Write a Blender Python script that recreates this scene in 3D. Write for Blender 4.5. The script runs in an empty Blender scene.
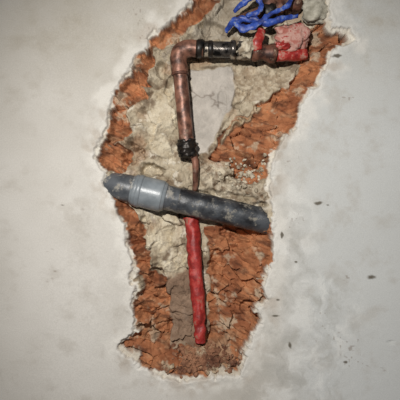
import bpy, math, random
import numpy as np
from mathutils import Vector, noise as mn
random.seed(4)
S=0.002; D=1.0
scene=bpy.context.scene
scene.view_settings.view_transform='Standard'
def P(px,py,y=0.0):
    k=S*(D+y)/D
    return Vector(((px-200)*k,y,(200-py)*k))
def lin(c):
    a=np.array(c,dtype=float)/255.0
    return np.where(a<=0.04045,a/12.92,((a+0.055)/1.055)**2.4)
def lin4(c):
    l=lin(c); return (l[0],l[1],l[2],1)
# ---------- numpy noise
def vnoise(x,y,sc,seed):
    r=np.random.RandomState(seed); T=r.rand(256,256)
    x=x/sc+37.3; y=y/sc+91.7
    xi=np.floor(x).astype(int); yi=np.floor(y).astype(int)
    fx=x-xi; fy=y-yi
    fx=fx*fx*(3-2*fx); fy=fy*fy*(3-2*fy)
    a=T[xi&255,yi&255]; b=T[(xi+1)&255,yi&255]; c=T[xi&255,(yi+1)&255]; d=T[(xi+1)&255,(yi+1)&255]
    return (a*(1-fx)+b*fx)*(1-fy)+(c*(1-fx)+d*fx)*fy
def fbm(x,y,sc,seed,o=4,g=0.5):
    s=0;a=1;t=0
    for i in range(o):
        s=s+a*(vnoise(x,y,sc/2**i,seed+i)-0.5)*2; t+=a; a*=g
    return s/t
def worley(x,y,sc,seed):
    r=np.random.RandomState(seed); TX=r.rand(256,256);TY=r.rand(256,256);TR=r.rand(256,256,3)
    x=x/sc+37.3; y=y/sc+91.7
    xi=np.floor(x).astype(int); yi=np.floor(y).astype(int)
    f1=np.full(x.shape,9.);f2=np.full(x.shape,9.);dx=np.zeros(x.shape);dy=np.zeros(x.shape);R=np.zeros(x.shape+(3,))
    for i in(-1,0,1):
        for j in(-1,0,1):
            cx=(xi+i)&255; cy=(yi+j)&255
            ex=x-(xi+i+TX[cx,cy]); ey=y-(yi+j+TY[cx,cy]); d=np.hypot(ex,ey)
            m=d<f1
            f2=np.where(m,f1,np.minimum(f2,d)); f1=np.where(m,d,f1)
            dx=np.where(m,ex,dx);dy=np.where(m,ey,dy);R[m]=TR[cx,cy][m]
    return f1,f2,dx,dy,R
def facets(x,y,sc,seed):
    f1,f2,dx,dy,R=worley(x,y,sc,seed)
    return (R[...,0]-0.5)+1.3*((R[...,1]-0.5)*dx+(R[...,2]-0.5)*dy)*2, f2-f1, R[...,0]
def sdf(x,y,poly):
    d=np.full(x.shape,1e9); ins=np.zeros(x.shape,bool); n=len(poly)
    for i in range(n):
        ax,ay=poly[i]; bx,by=poly[(i+1)%n]
        ex,ey=bx-ax,by-ay; wx,wy=x-ax,y-ay
        t=np.clip((wx*ex+wy*ey)/(ex*ex+ey*ey+1e-9),0,1)
        d=np.minimum(d,np.hypot(wx-ex*t,wy-ey*t))
        if ay!=by:
            c=((ay>y)!=(by>y))&(x<(bx-ax)*(y-ay)/(by-ay)+ax); ins^=c
    return np.where(ins,d,-d)
def ss(a,b,x):
    t=np.clip((x-a)/(b-a),0,1); return t*t*(3-2*t)

# ---------- wall heightfield
xs=np.concatenate([np.linspace(-500,-60,12),np.arange(-40,84,2.5),np.arange(86,366,0.65),np.arange(367,440,2.5),np.linspace(460,900,12)])
ys=np.concatenate([np.linspace(-500,-70,10),np.arange(-50,392,0.65),np.arange(393,440,2.5),np.linspace(460,800,10)])
X,Y=np.meshgrid(xs,ys)
hole=[(188,-12),(187,2),(180,12),(170,22),(158,28),(150,38),(144,50),(136,55),(131,68),(124,78),(114,92),(108,104),(106,118),(108,128),(98,140),(95,152),(97,162),(105,170),(104,182),(110,194),(114,207),(121,222),(126,240),(130,258),(134,268),(128,278),(136,290),(130,302),(135,318),(134,330),(121,340),(119,347),(131,360),(148,370),(162,379),(178,382),(200,380),(222,376),(239,376),(244,364),(249,350),(256,335),(263,322),(257,310),(267,300),(263,290),(268,275),(271,262),(272,240),(272,220),(270,200),(272,180),(270,165),(274,150),(284,140),(296,128),(300,112),(306,98),(318,84),(322,72),(330,62),(332,50),(345,47),(356,40),(350,29),(331,27),(330,18),(331,0),(326,-22),(295,-42),(240,-48),(200,-34)]
wx=X+3.2*fbm(X,Y,14,1,3)+2.6*fbm(X,Y,4,5,2); wy=Y+3.2*fbm(X,Y,14,11,3)+2.6*fbm(X,Y,4,15,2)
d=sdf(wx,wy,hole)
LX=X+6*fbm(X,Y,22,21,3)+4*fbm(X,Y,7,25,2); LY=Y+6*fbm(X,Y,22,31,3)+4*fbm(X,Y,7,35,2)
bricks=[
 [(150,30),(205,-8),(222,-8),(212,10),(190,26),(168,42),(156,46),(152,64),(146,72),(150,78),(140,84),(146,98),(126,104),(124,120),(112,132),(92,150),(90,120),(110,80)],
 [(104,122),(124,104),(126,130),(112,140),(124,150),(122,168),(100,172),(88,150)],
 [(300,26),(360,20),(360,60),(330,80),(300,150),(262,182),(232,180),(236,160),(212,156),(216,138),(244,112),(270,92),(292,84),(306,60)],
 [(106,192),(128,206),(138,220),(140,240),(152,262),(150,282),(134,272),(110,240)],
 [(206,230),(236,224),(276,224),(276,280),(246,284),(232,270),(210,264)],
 [(210,262),(250,276),(270,286),(268,330),(244,372),(206,352),(208,300)],
 [(150,272),(168,282),(172,300),(166,345),(178,385),(110,360),(120,330)],
 [(150,352),(245,345),(245,390),(150,390)]]
b=np.full(X.shape,-1e9)
for p in bricks: b=np.maximum(b,sdf(LX,LY,p))
CX=X+2.5*fbm(X,Y,12,22,3); CY=Y+2.5*fbm(X,Y,12,23,3)
cem=sdf(CX,CY,[(190,62),(234,59),(238,82),(235,104),(223,120),(209,150),(194,154),(190,120)])
cream=np.maximum(sdf(LX,LY,[(152,82),(172,78),(174,150),(160,160),(142,150),(146,110)]),sdf(LX,LY,[(132,208),(182,220),(186,262),(176,280),(152,268),(142,236)]))
topm=sdf(LX,LY,[(205,20),(222,-10),(246,-10),(238,30),(200,38),(160,60),(158,50)])
sandy=sdf(LX,LY,[(236,58),(300,62),(296,82),(262,94),(232,96)])
streak=sdf(LX,LY,[(213,150),(230,126),(258,98),(268,98),(246,120),(224,144)])
browncem=sdf(LX,LY,[(166,282),(188,270),(208,300),(208,350),(164,352)])
rub=sdf(LX,LY,[(180,350),(232,340),(240,368),(215,378),(178,374)])
debris=sdf(LX,LY,[(192,152),(228,164),(240,180),(276,182),(276,206),(200,186)])
fB,eB,rB=facets(X*0.8+Y*0.5+4*fbm(X,Y,18,41,2),Y*1.4-X*0.55+4*fbm(X,Y,18,42,2),24,51)
fb2,eb2,rb2=facets(X+Y*0.5+3*fbm(X,Y,9,47,2),Y*1.6-X*0.6,10,52)
fM,eM,rM=facets(X+8*fbm(X,Y,14,43),Y+8*fbm(X,Y,14,44),22,53)
fm2,em2,rm2=facets(X+2*fbm(X,Y,5,48),Y+2*fbm(X,Y,5,49),6,54)
f3=fbm(X,Y,10,61,5,0.55); f4=fbm(X,Y,3,66,3,0.6)
base=0.006+0.020*ss(0,7,d)+0.034*ss(4,40,d)
edgeB=ss(-1.5,1.5,b)
crB=ss(0.10,0.0,eB)*ss(0.1,.5,fbm(X,Y,22,45)); crM=ss(0.12,0.0,eM)*ss(0.1,.4,fbm(X,Y,22,46))
hB=0.020*fB+0.006*fb2+0.0032*f3+0.001*f4+0.002+0.006*crB
hM=0.008*fM+0.002*fm2+0.007*f3+0.002*f4-0.006+0.006*crM
hC=0.003*f3+0.001*f4-0.009
tC=ss(0,2.5,cem)
hM=hC*tC+hM*(1-tC)
dep=base+hM*(1-edgeB)+hB*edgeB
st=ss(0,3,streak); dep-=0.012*st
dep-=0.004*ss(0,2,cream)
dep-=0.010*ss(0,8,rub)+0.004*fm2*ss(0,5,rub)
dep-=0.006*ss(0,4,debris)+0.007*fm2*ss(0,5,debris)
for (sx,sy,rx,ry,a_) in [(128,152,12,12,.028),(148,168,14,8,.024),(190,198,26,10,.02),(232,178,8,6,.018),(160,66,7,10,.018),(156,276,8,7,.02),(240,234,20,8,.02),(224,96,5,16,.004),(250,312,9,9,.014),(172,330,8,14,.010),(212,20,14,7,.016),(318,40,10,8,.014),(142,226,5,10,.014),(262,208,8,6,.014),(218,262,7,12,.014),(116,120,5,8,.010)]:
    q=np.hypot((X-sx)/rx,(Y-sy)/ry)+0.5*fbm(X,Y,8,116,3); dep+=a_*ss(1.1,0.6,q)*ss(2,7,d)
dep*=1-0.45*ss(335,378,Y)*ss(0,5,d)
dep=np.maximum(dep,0.003+0.004*ss(0,2,d))
# plaster relief
pl=0.0009*fbm(X,Y,60,71,3)+0.0002*fbm(X,Y,5,75,4,0.6)+0.0015*fbm(X,Y,200,77,2)
pw=[(276,160),(300,200),(322,270),(352,300),(345,420),(238,420),(248,372),(270,300)]
patch=ss(-25,20,sdf(X+24*fbm(X,Y,40,81),Y+24*fbm(X,Y,40,83),pw))
scr=fbm(X+14*fbm(X,Y,20,84),Y*0.7,13,85,5,0.6)
pl=pl+patch*(0.0008*scr+0.0003*fbm(X,Y,7,88,3))
rimn=fbm(X,Y,22,91,2)
pl=pl-0.0016*ss(-9,-1,d)*(0.3+vnoise(X,Y,8,90))+0.004*ss(-1.5,0.3,d)+0.002*ss(-5-6*rimn,0,d)*ss(0,.3,fbm(X,Y,7,92,2))
ins=ss(-0.2,1.0,d)
rimw=1.6+5.5*fbm(X,Y,13,170,4,.6)+3.0*((Y>260)&(Y<300)&(X<160))+2.5*((Y>120)&(Y<215)&(X>240))+1.5*(Y>300)+1.5*((Y<120)&(X>290))
ledge=ss(1.2,-1.2,d-rimw)*ss(8,20,np.hypot(X-270,Y-222))
dep=dep*(1-ledge)+(0.006+0.0012*f3+0.002*f4+0.0006*np.maximum(d,0))*ledge
Yd=pl*(1-ins)+dep*ins
# ---------- albedo
def mix(a,c,t):
    t=np.clip(t,0,1)[...,None]; return a*(1-t)+c*t
def C(*c): return lin(c)[None,None,:]
one=np.ones(X.shape+(1,))
v=fbm(X,Y,90,101,4); v2=fbm(X,Y,18,105,5,0.65)
wall=mix(C(179,174,165)*one,C(197,193,186)*one,0.5+1.0*v)
wall=mix(wall,C(189,192,191)*one,ss(250,330,X)*0.7)
wall=mix(wall,C(162,155,144)*one,ss(0.0,0.6,v2)*0.35)
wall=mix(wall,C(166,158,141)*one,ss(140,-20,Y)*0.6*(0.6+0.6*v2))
wall=mix(wall,C(160,158,151)*one,patch*ss(-0.1,0.5,scr)*0.6)
wall=mix(wall,C(212,211,206)*one,patch*ss(0.0,0.45,-scr)*0.55)
wh=ss(-18,-2,d+18*fbm(X,Y,22,110,4,0.6))
wall=mix(wall,C(213,209,201)*one,wh*0.55)
smg=ss(0.1,0.45,fbm(X,Y,26,118,4,0.6))*ss(-22,-4,d)
wall=mix(wall,C(156,142,126)*one,smg*0.5)
for (sx,sy,rx,ry) in [(318,203,4,2),(371,277,4,2.5),(345,362,3,1.5),(282,235,1.5,3),(296,262,1.5,1),(336,56,5,2),(328,205,2,1),(278,300,2,1),(290,345,2,4),(62,205,1,1),(275,316,4,1)]:
    q=np.hypot((X-sx)/rx,(Y-sy)/ry)+0.5*fbm(X,Y,3,115,2)
    wall=mix(wall,C(100,94,84)*one,ss(1.2,0.6,q))
spk=vnoise(X,Y,2.2,120)*vnoise(X,Y,30,121)
wall=mix(wall,C(120,105,92)*one,ss(0.80,0.88,spk)*0.5)
br=mix(C(132,80,53)*one,C(176,118,80)*one,0.5+0.8*fbm(X,Y,16,130,4,0.6)+0.5*(rB-0.5)+0.25*(rb2-.5))
br=mix(br,C(80,50,36)*one,ss(0.0,0.5,fbm(X+Y*0.5,Y*2.2-X*0.9,14,135,4,0.6))*0.75)
br=mix(br,C(188,144,108)*one,ss(0.1,0.6,fbm(X+Y*0.5,Y*2-X*0.8,9,137,4,0.6))*0.5)
br=mix(br,C(184,168,144)*one,ss(0.24,0.45,fbm(X,Y,14,140,5,0.6))*0.65)
br=mix(br,C(60,38,26)*one,crB*0.5)
mo=mix(C(146,132,110)*one,C(184,172,150)*one,0.5+1.0*fbm(X,Y,16,150,4,0.6)+0.2*(rm2-0.5))
mo=mix(mo,C(100,79,60)*one,ss(0.05,0.45,fbm(X,Y,15,155,5,0.65))*0.75)
mo=mix(mo,C(212,204,188)*one,ss(0.2,0.45,fbm(X,Y,11,158,4,0.65))*0.7)
mo=mix(mo,C(160,126,98)*one,ss(0.1,0.5,fbm(X,Y,20,159,3))*0.5)
mo=mix(mo,mix(C(210,200,178)*one,C(182,167,140)*one,0.5+f3),ss(0,2,cream)*0.7*ss(.4,.1,fbm(X,Y,14,156,4,.6)))
ce=mix(C(162,155,146)*one,C(186,178,168)*one,0.5+f3)
mo=mix(mo,mix(C(172,162,146)*one,C(136,124,108)*one,0.5+f3*1.5),ss(0,2,topm)*.8)
mo=mix(mo,ce,ss(0,2,cem))
mo=mix(mo,C(90,75,60)*one,ss(2.2,0.4,abs(cem+1))*0.8*ss(-.3,.2,fbm(X,Y,12,160,3)))
mo=mix(mo,mix(C(196,183,160)*one,C(146,128,106)*one,0.5+f4+f3),ss(0,3,sandy)*0.8)
mo=mix(mo,mix(C(104,80,64)*one,C(144,118,98)*one,0.5+f3),ss(0,5,browncem)*0.9)
mo=mix(mo,C(78,60,46)*one,crM*0.5)
a=mix(mo,br,ss(-0.6,0.6,b))
a=mix(a,mix(C(196,182,156)*one,C(150,132,106)*one,0.5+f4+f3),ss(0,2,streak)*0.9)
a=mix(a,mix(C(112,80,58)*one,C(164,132,104)*one,rm2+0.3*f4),ss(0,6,rub)*0.9)
a=mix(a,mix(C(194,183,162)*one,C(100,78,58)*one,rm2+0.6*f4),ss(0,4,debris)*0.9)
a=mix(a,mix(C(208,202,190)*one,C(174,162,145)*one,0.3+f3),ledge)
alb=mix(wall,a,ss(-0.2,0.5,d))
ny,nx=X.shape
co=np.stack([(X-200)*S,Yd,(200-Y)*S],-1).reshape(-1,3)
idx=np.arange(nx*ny).reshape(ny,nx)
F=np.stack([idx[:-1,:-1],idx[1:,:-1],idx[1:,1:],idx[:-1,1:]],-1).reshape(-1,4)
me=bpy.data.meshes.new("wall_back")
me.vertices.add(len(co)); me.vertices.foreach_set("co",co.ravel())
me.loops.add(F.size); me.loops.foreach_set("vertex_index",F.ravel().astype(np.int32))
me.polygons.add(len(F)); me.polygons.foreach_set("loop_start",np.arange(0,F.size,4,dtype=np.int32))
me.polygons.foreach_set("use_smooth",np.ones(len(F),bool))
me.update(calc_edges=True); me.validate()
at=me.color_attributes.new("tint","FLOAT_COLOR","POINT")
cc=np.concatenate([alb.reshape(-1,3),ss(-0.2,0.5,d).reshape(-1,1)],1).clip(0,1)
at.data.foreach_set("color",cc.ravel())
wallo=bpy.data.objects.new("wall_back",me); scene.collection.objects.link(wallo)

def nodes(name):
    m=bpy.data.materials.new(name); m.use_nodes=True
    nt=m.node_tree; return m,nt,nt.nodes["Principled BSDF"]
def noise_node(nt,sc,det=6,rough=0.6,space='Object'):
    tc=nt.nodes.new("ShaderNodeTexCoord"); n=nt.nodes.new("ShaderNodeTexNoise")
    n.inputs["Scale"].default_value=sc;n.inputs["Detail"].default_value=det;n.inputs["Roughness"].default_value=rough
    nt.links.new(tc.outputs[space],n.inputs["Vector"]); return n
m,nt,bs=nodes("plaster_and_masonry")
A=nt.nodes.new("ShaderNodeVertexColor"); A.layer_name="tint"
n=noise_node(nt,450)
rp=nt.nodes.new("ShaderNodeMapRange"); rp.inputs[1].default_value=0.3;rp.inputs[2].default_value=0.7;rp.inputs[3].default_value=0.9;rp.inputs[4].default_value=1.08
nt.links.new(n.outputs[0],rp.inputs[0])
mx=nt.nodes.new("ShaderNodeVectorMath");mx.operation='SCALE'
nt.links.new(A.outputs[0],mx.inputs[0]);nt.links.new(rp.outputs[0],mx.inputs[3]);nt.links.new(mx.outputs[0],bs.inputs["Base Color"])
bs.inputs["Roughness"].default_value=0.85; bs.inputs["Specular IOR Level"].default_value=0.25
bp=nt.nodes.new("ShaderNodeBump");bp.inputs["Distance"].default_value=0.0015
mr=nt.nodes.new("ShaderNodeMapRange");mr.inputs[3].default_value=0.12;mr.inputs[4].default_value=0.8
nt.links.new(A.outputs[1],mr.inputs[0]);nt.links.new(mr.outputs[0],bp.inputs["Strength"])
nt.links.new(n.outputs[0],bp.inputs["Height"]);nt.links.new(bp.outputs[0],bs.inputs["Normal"])
me.materials.append(m)

def mat(name,c1,c2,sc=60,rough=0.5,metal=0.0,dust=None,dustamt=0.5,dsc=35,bump=0.3,lo=0.4,hi=0.6,bsc=300):
    m,nt,bs=nodes(name)
    n=noise_node(nt,sc)
    r=nt.nodes.new("ShaderNodeValToRGB"); r.color_ramp.elements[0].position=lo;r.color_ramp.elements[1].position=hi
    r.color_ramp.elements[0].color=lin4(c1);r.color_ramp.elements[1].color=lin4(c2)
    nt.links.new(n.outputs[0],r.inputs[0]); out=r.outputs[0]
    bs.inputs["Metallic"].default_value=metal; bs.inputs["Roughness"].default_value=rough
    if dust:
        n2=noise_node(nt,dsc,8,0.7)
        q=nt.nodes.new("ShaderNodeMapRange");q.inputs[1].default_value=1-dustamt;q.inputs[2].default_value=1-dustamt+0.08
        nt.links.new(n2.outputs[0],q.inputs[0])
        x=nt.nodes.new("ShaderNodeMixRGB"); x.inputs[2].default_value=lin4(dust)
        nt.links.new(q.outputs[0],x.inputs[0]);nt.links.new(out,x.inputs[1]); out=x.outputs[0]
        s=nt.nodes.new("ShaderNodeMapRange");s.inputs[3].default_value=metal;s.inputs[4].default_value=0
        nt.links.new(q.outputs[0],s.inputs[0]);nt.links.new(s.outputs[0],bs.inputs["Metallic"])
        s=nt.nodes.new("ShaderNodeMapRange");s.inputs[3].default_value=rough;s.inputs[4].default_value=0.9
        nt.links.new(q.outputs[0],s.inputs[0]);nt.links.new(s.outputs[0],bs.inputs["Roughness"])
    nt.links.new(out,bs.inputs["Base Color"])
    n3=noise_node(nt,bsc); bp=nt.nodes.new("ShaderNodeBump");bp.inputs["Distance"].default_value=0.001;bp.inputs["Strength"].default_value=bump
    nt.links.new(n3.outputs[0],bp.inputs["Height"]);nt.links.new(bp.outputs[0],bs.inputs["Normal"])
    return m
M=dict(
 copper=mat("aged_copper",(72,48,39),(146,102,84),45,0.45,0.35,(118,100,84),0.42),
 brown=mat("rusty_metal",(56,36,30),(116,76,60),60,0.55,0.3,(150,128,108),0.44),
 black=mat("sooty_solder",(16,14,13),(44,38,33),90,0.4,0.4,(120,105,90),0.38),
 steel=mat("dull_steel",(24,22,21),(96,90,84),60,0.25,0.6,(158,145,125),0.44,30),
 grey=mat("grey_plastic_dusty",(62,65,69),(88,91,95),30,0.38,0,(142,137,128),0.45,45),
 sooty=mat("grey_plastic_sooty",(30,31,34),(70,73,77),26,0.38,0,(126,121,111),0.46,60,0.6),
 collar=mat("grey_plastic_collar",(108,114,118),(128,134,138),30,0.34,0,(156,155,150),0.42,40),
 red=mat("red_plastic_sleeve",(126,30,27),(176,52,46),60,0.5,0,(146,96,80),0.45,60,0.8),
 redb=mat("red_valve_paint",(120,26,24),(170,50,42),60,0.4,0,(160,120,104),0.46,60),
 blue=mat("blue_plastic",(26,42,104),(48,82,172),60,0.45,0,(120,130,150),0.44,60),
 pink=mat("plaster_dusted_red",(160,94,82),(196,166,152),50,0.7,0,(150,44,40),0.47,50,1),
 stone=mat("grey_cement",(140,135,120),(180,175,160),60,0.9,0,None,bump=1),
 thread=mat("cement_scale",(132,118,98),(192,182,162),80,0.9,0,None,bump=1),
 rubble=mat("brick_rubble",(98,62,44),(156,112,84),25,0.95,0,(176,158,132),0.46,20,1),
)
def catmull(pts,rad,n=8):
    o=[];r=[]
    for i in range(len(pts)-1):
        p0=pts[max(i-1,0)];p1=pts[i];p2=pts[i+1];p3=pts[min(i+2,len(pts)-1)]
        for k in range(n):
            t=k/n
            o.append(0.5*((2*p1)+(-p0+p2)*t+(2*p0-5*p1+4*p2-p3)*t*t+(-p0+3*p1-3*p2+p3)*t**3)); r.append(rad[i]*(1-t)+rad[i+1]*t)
    o.append(pts[-1]);r.append(rad[-1]); return o,r
def tube(name,pts,rad,mt,parent=None,rough=0.0,rs=60,seg=36,smooth=None,flat=1.0):
    if isinstance(rad,(int,float)): rad=[rad]*len(pts)
    rad=[q*S for q in rad]
    if smooth: pts,rad=catmull(pts,rad,smooth)
    vs=[];fs=[];up=None
    N=len(pts)
    for i,p in enumerate(pts):
        t=(pts[min(i+1,N-1)]-pts[max(i-1,0)]).normalized()
        if up is None: up=Vector((0,1,0)) if abs(t.y)<0.9 else Vector((0,0,1))
        u=(up-t*up.dot(t)).normalized(); w=t.cross(u); up=u
        for k in range(seg):
            a=2*math.pi*k/seg
            dr=u*math.cos(a)*flat+w*math.sin(a)
            rr=rad[i]
            q=p+dr*rr
            if rough: q=q+dr*rough*S*mn.fractal(q*rs,1,2,4)
            vs.append(q)
    for i in range(N-1):
        for k in range(seg):
            a=i*seg+k;b_=i*seg+(k+1)%seg
            fs.append((a,b_,b_+seg,a+seg))
    fs.append(tuple(range(seg))[::-1]); fs.append(tuple((N-1)*seg+k for k in range(seg)))
    me=bpy.data.meshes.new(name);me.from_pydata(vs,[],fs)
    for p in me.polygons: p.use_smooth=len(p.vertices)==4
    me.update()
    import bmesh
    bm=bmesh.new();bm.from_mesh(me);bmesh.ops.recalc_face_normals(bm,faces=bm.faces);bm.to_mesh(me);bm.free()
    me.materials.append(M[mt])
    o=bpy.data.objects.new(name,me);scene.collection.objects.link(o)
    if parent:o.parent=parent
    return o
def lump(name,c,r,mt,parent=None,amp=0.25,fs=40,sub=4,flat=None):
    import bmesh
    bm=bmesh.new();bmesh.ops.create_icosphere(bm,subdivisions=sub,radius=1)
    for v in bm.verts:
        q=v.co.copy(); k=1+amp*mn.fractal(q*1.6+Vector(c)*fs,1,2,5)
        v.co=Vector((q.x*r[0]*S*k,q.y*r[1]*S*k,q.z*r[2]*S*k))+c
    me=bpy.data.meshes.new(name);bm.to_mesh(me);bm.free()
    for p in me.polygons:p.use_smooth=True
    me.materials.append(M[mt]);o=bpy.data.objects.new(name,me);scene.collection.objects.link(o)
    if parent:o.parent=parent
    return o
def empty(name):
    e=bpy.data.objects.new(name,None);scene.collection.objects.link(e);e.empty_display_size=0.05;return e
def line(a,b_,n=20): return [a.lerp(b_,i/(n-1)) for i in range(n)]
# copper pipe
e=empty("copper_pipe"); yc=0.014
tube("riser",line(P(179.5,68,yc),P(187,146,yc+0.008),40),7.4,'copper',e,0.5)
tube("elbow",[P(180,74,yc),P(179,66,yc),P(178.5,58,yc),P(181,51.5,yc),P(188,48.5,yc),P(196,48.5,yc),P(203,48.8,yc)],[8.5,8.5,8.6,8.8,8.6,8.4,8.4],'copper',e,0.4,smooth=8)
tube("elbow_bead_bottom",line(P(180.2,75.5,yc),P(180,72.5,yc),4),[8.4,9.0,9.0,8.4],'brown',e,0.3)
tube("elbow_bead_side",[P(196,48.6,yc),P(198,48.7,yc),P(202,48.8,yc),P(203,49,yc)],[8.5,9.4,9.4,8.6],'black',e,0.4)
tube("soldered_joint",line(P(186.5,139,yc+.008),P(188,157,yc+.01),24),[7.6]+[8.6]*4+[9.8]*14+[9]*4+[7],'black',e,2.0,120)
tube("thin_rod",[P(192,152,.026),P(195,160,.03),P(195.5,172,.034),P(195,190,.052)],[4,3.4,3.2,3],'copper',e,0.4,smooth=6)
# steel union
e=empty("steel_pipe_coupling")
tube("body",line(P(204,49,yc),P(234,50,yc),20),[8.0]*20,'steel',e,0.3)
tube("ring",[P(208,49.2,yc),P(209,49.2,yc),P(212,49.2,yc),P(213,49.2,yc)],[8.0,8.7,8.7,8.0],'black',e,0.2)
tube("flange",[P(230,49.8,yc),P(231,49.8,yc),P(235,50,yc),P(236,50,yc)],[8.2,9.6,9.6,8],'steel',e,0.5)
# valve
e=empty("red_stop_valve")
tube("inlet_nut",line(P(237,50,yc),P(252,51,yc),14),[8.5]+[9.5]*12+[9],'steel',e,1.2,90)
lump("cement_crust",P(248,47,.0),(9,5,9),'thread',e,0.8)
tube("valve_body",line(P(252,51,.014),P(276,54,.018),10),[9,10,10,9,8,8,9,10,10,9],'brown',e,0.8)
tube("lever",[P(258,50,-.002),P(257,43,-.006),P(260,36,-.004),P(262,30,.004)],[4.5,5,4.5,4],'redb',e,0.6,smooth=5,flat=0.6)
lump("handwheel",P(292,37,.014),(17,7,14),'pink',e,0.4)
lump("wheel_hub",P(282,46,.008),(8,5,4.5),'redb',e,0.5)
tube("red_stub",line(P(276,56,.018),P(306,54,.024),12),6,'redb',e,1.2)
# brown branch pipe
e=empty("rusty_branch_pipe")
tube("pipe",line(P(236,24,.046),P(300,0,.028),16),8,'brown',e,0.6)
tube("collar",line(P(262,14,.038),P(276,9,.034),6),[8.5,10.5,10.5,10.5,10.5,8.5],'black',e,0.8)
tube("union_nut",line(P(282,7,.032),P(300,0,.028),6),[9,11,11,11,11,9],'brown',e,0.8)
tube("riser",line(P(270,12,.034),P(268,-34,.034),16),9,'brown',e,0.8)
# blue hose
e=empty("blue_hose")
tube("hose",[P(226,32,.026),P(232,24,.012),P(240,19,.002),P(254,20,-.004),P(266,23,-.006),P(282,19,-.006),P(298,16,.002)],[2,3.2,3.4,2.6,3.2,3.0,2],'blue',e,1.6,90,20,8,0.6)
tube("hose_loop",[P(234,12,.012),P(244,3,.0),P(254,-4,-.004),P(261,4,-.006),P(258,12,-.008),P(246,16,-.008)],[2,3.4,4,2.2,2.6,1.8],'blue',e,1.6,90,20,8,0.6)
tube("hose_tail",[P(234,22,-.004),P(243,28,-.006),P(256,25,-.008),P(270,14,-.008),P(284,8,-.006),P(296,-6,-.002),P(302,-18,.01)],[1.8,4.2,3,2.4,2,2,2],'blue',e,1.6,90,20,8,0.5)
lump("cement_block",P(315,10,.016),(14,8,14),'stone',None,0.4)
# drain pipe
e=empty("grey_drain_pipe"); yg=0.018
def G(t,y=yg):
    return P(t,186.5+(t-120)*0.236,y)
tube("reducer_end",[G(92,.05),G(100,.04),G(106,.03),G(112,.023),G(120),G(128),G(136)],[8,9.5,10.8,12.2,13.4,14.0,14.2],'grey',e,0.25,smooth=6)
tube("collar",[G(132),G(134),G(137),G(160),G(163),G(166)],[14.2,15.4,16.2,16.2,15.4,13.6],'collar',e,0.15,smooth=4)
tube("collar_rib",[G(137),G(138),G(141),G(142)],[16.2,16.9,16.9,16.2],'collar',e)
tube("pipe",[G(160),G(170,.019),G(184,.02)],[12.8,12.8,12.6],'grey',e,0.7,70,smooth=8)
tube("pipe_sooty",[G(178,.0195),G(190,.021),G(220,.026),G(250,.031),G(280,.036),G(300,.040)],[12.9,12.8,12.9,13.1,13.3,13.3],'sooty',e,0.9,70,smooth=8)
# red sleeve
tube("red_water_pipe",[P(191,217,.048),P(192,226,.046),P(194,250,.038),P(196.5,285,.034),P(199,315,.034),P(200,334,.033),P(200,342,.034)],[7.4,7.6,7.4,7.0,6.2,5.4,4.5],'red',None,2.2,60,smooth=8)
# rubble
import bmesh
from mathutils import Euler
def rubble(name,n,cx,cy,sx,sy,ymin,mt,smin,smax):
    bm=bmesh.new()
    for i in range(n):
        px=random.gauss(cx,sx);py=random.gauss(cy,sy)
        if py<ymin: continue
        j=int(np.argmin(abs(xs-px)));k=int(np.argmin(abs(ys-py)))
        if d[k,j]<3: continue
        yy=float(Yd[k,j]); r=random.uniform(smin,smax)*S*(0.6 if random.random()<.6 else 1)
        res=bmesh.ops.create_icosphere(bm,subdivisions=1,radius=1)
        c=Vector(((px-200)*S,yy-r*0.4,(200-py)*S)); sc=[r*random.uniform(.6,1.2) for _ in range(3)]
        R=Euler((random.random()*6,random.random()*6,random.random()*6)).to_matrix()
        for v in res['verts']:
            q=v.co*(1+random.uniform(-.25,.25)); v.co=R@Vector((q.x*sc[0],q.y*sc[1],q.z*sc[2]))+c
    me=bpy.data.meshes.new(name);bm.to_mesh(me);bm.free();me.materials.append(M[mt])
    o=bpy.data.objects.new(name,me);scene.collection.objects.link(o)
rubble("brick_rubble",480,206,361,16,8,349,'rubble',1.2,3.6)
rubble("mortar_crumbs",120,248,172,16,9,0,'thread',1,3.4)

# ---------- light & camera
l=bpy.data.lights.new("flash_light",'SPOT');l.energy=61;l.color=(1,0.975,0.935);l.shadow_soft_size=0.015;l.spot_size=math.radians(88);l.spot_blend=1.0
o=bpy.data.objects.new("flash_light",l);loc=Vector((-0.17,-1.06,0.30));o.location=loc
o.rotation_euler=(Vector((0.05,0,-0.06))-loc).to_track_quat('-Z','Y').to_euler();scene.collection.objects.link(o)
w=bpy.data.worlds.new("World");scene.world=w;w.use_nodes=True
w.node_tree.nodes["Background"].inputs[0].default_value=(0.95,0.95,1,1);w.node_tree.nodes["Background"].inputs[1].default_value=0.11
cam=bpy.data.cameras.new("camera");cam.lens=45;cam.sensor_width=36
co_=bpy.data.objects.new("camera",cam);co_.location=(0,-1,0);co_.rotation_euler=(math.pi/2,0,0)
scene.collection.objects.link(co_);scene.camera=co_
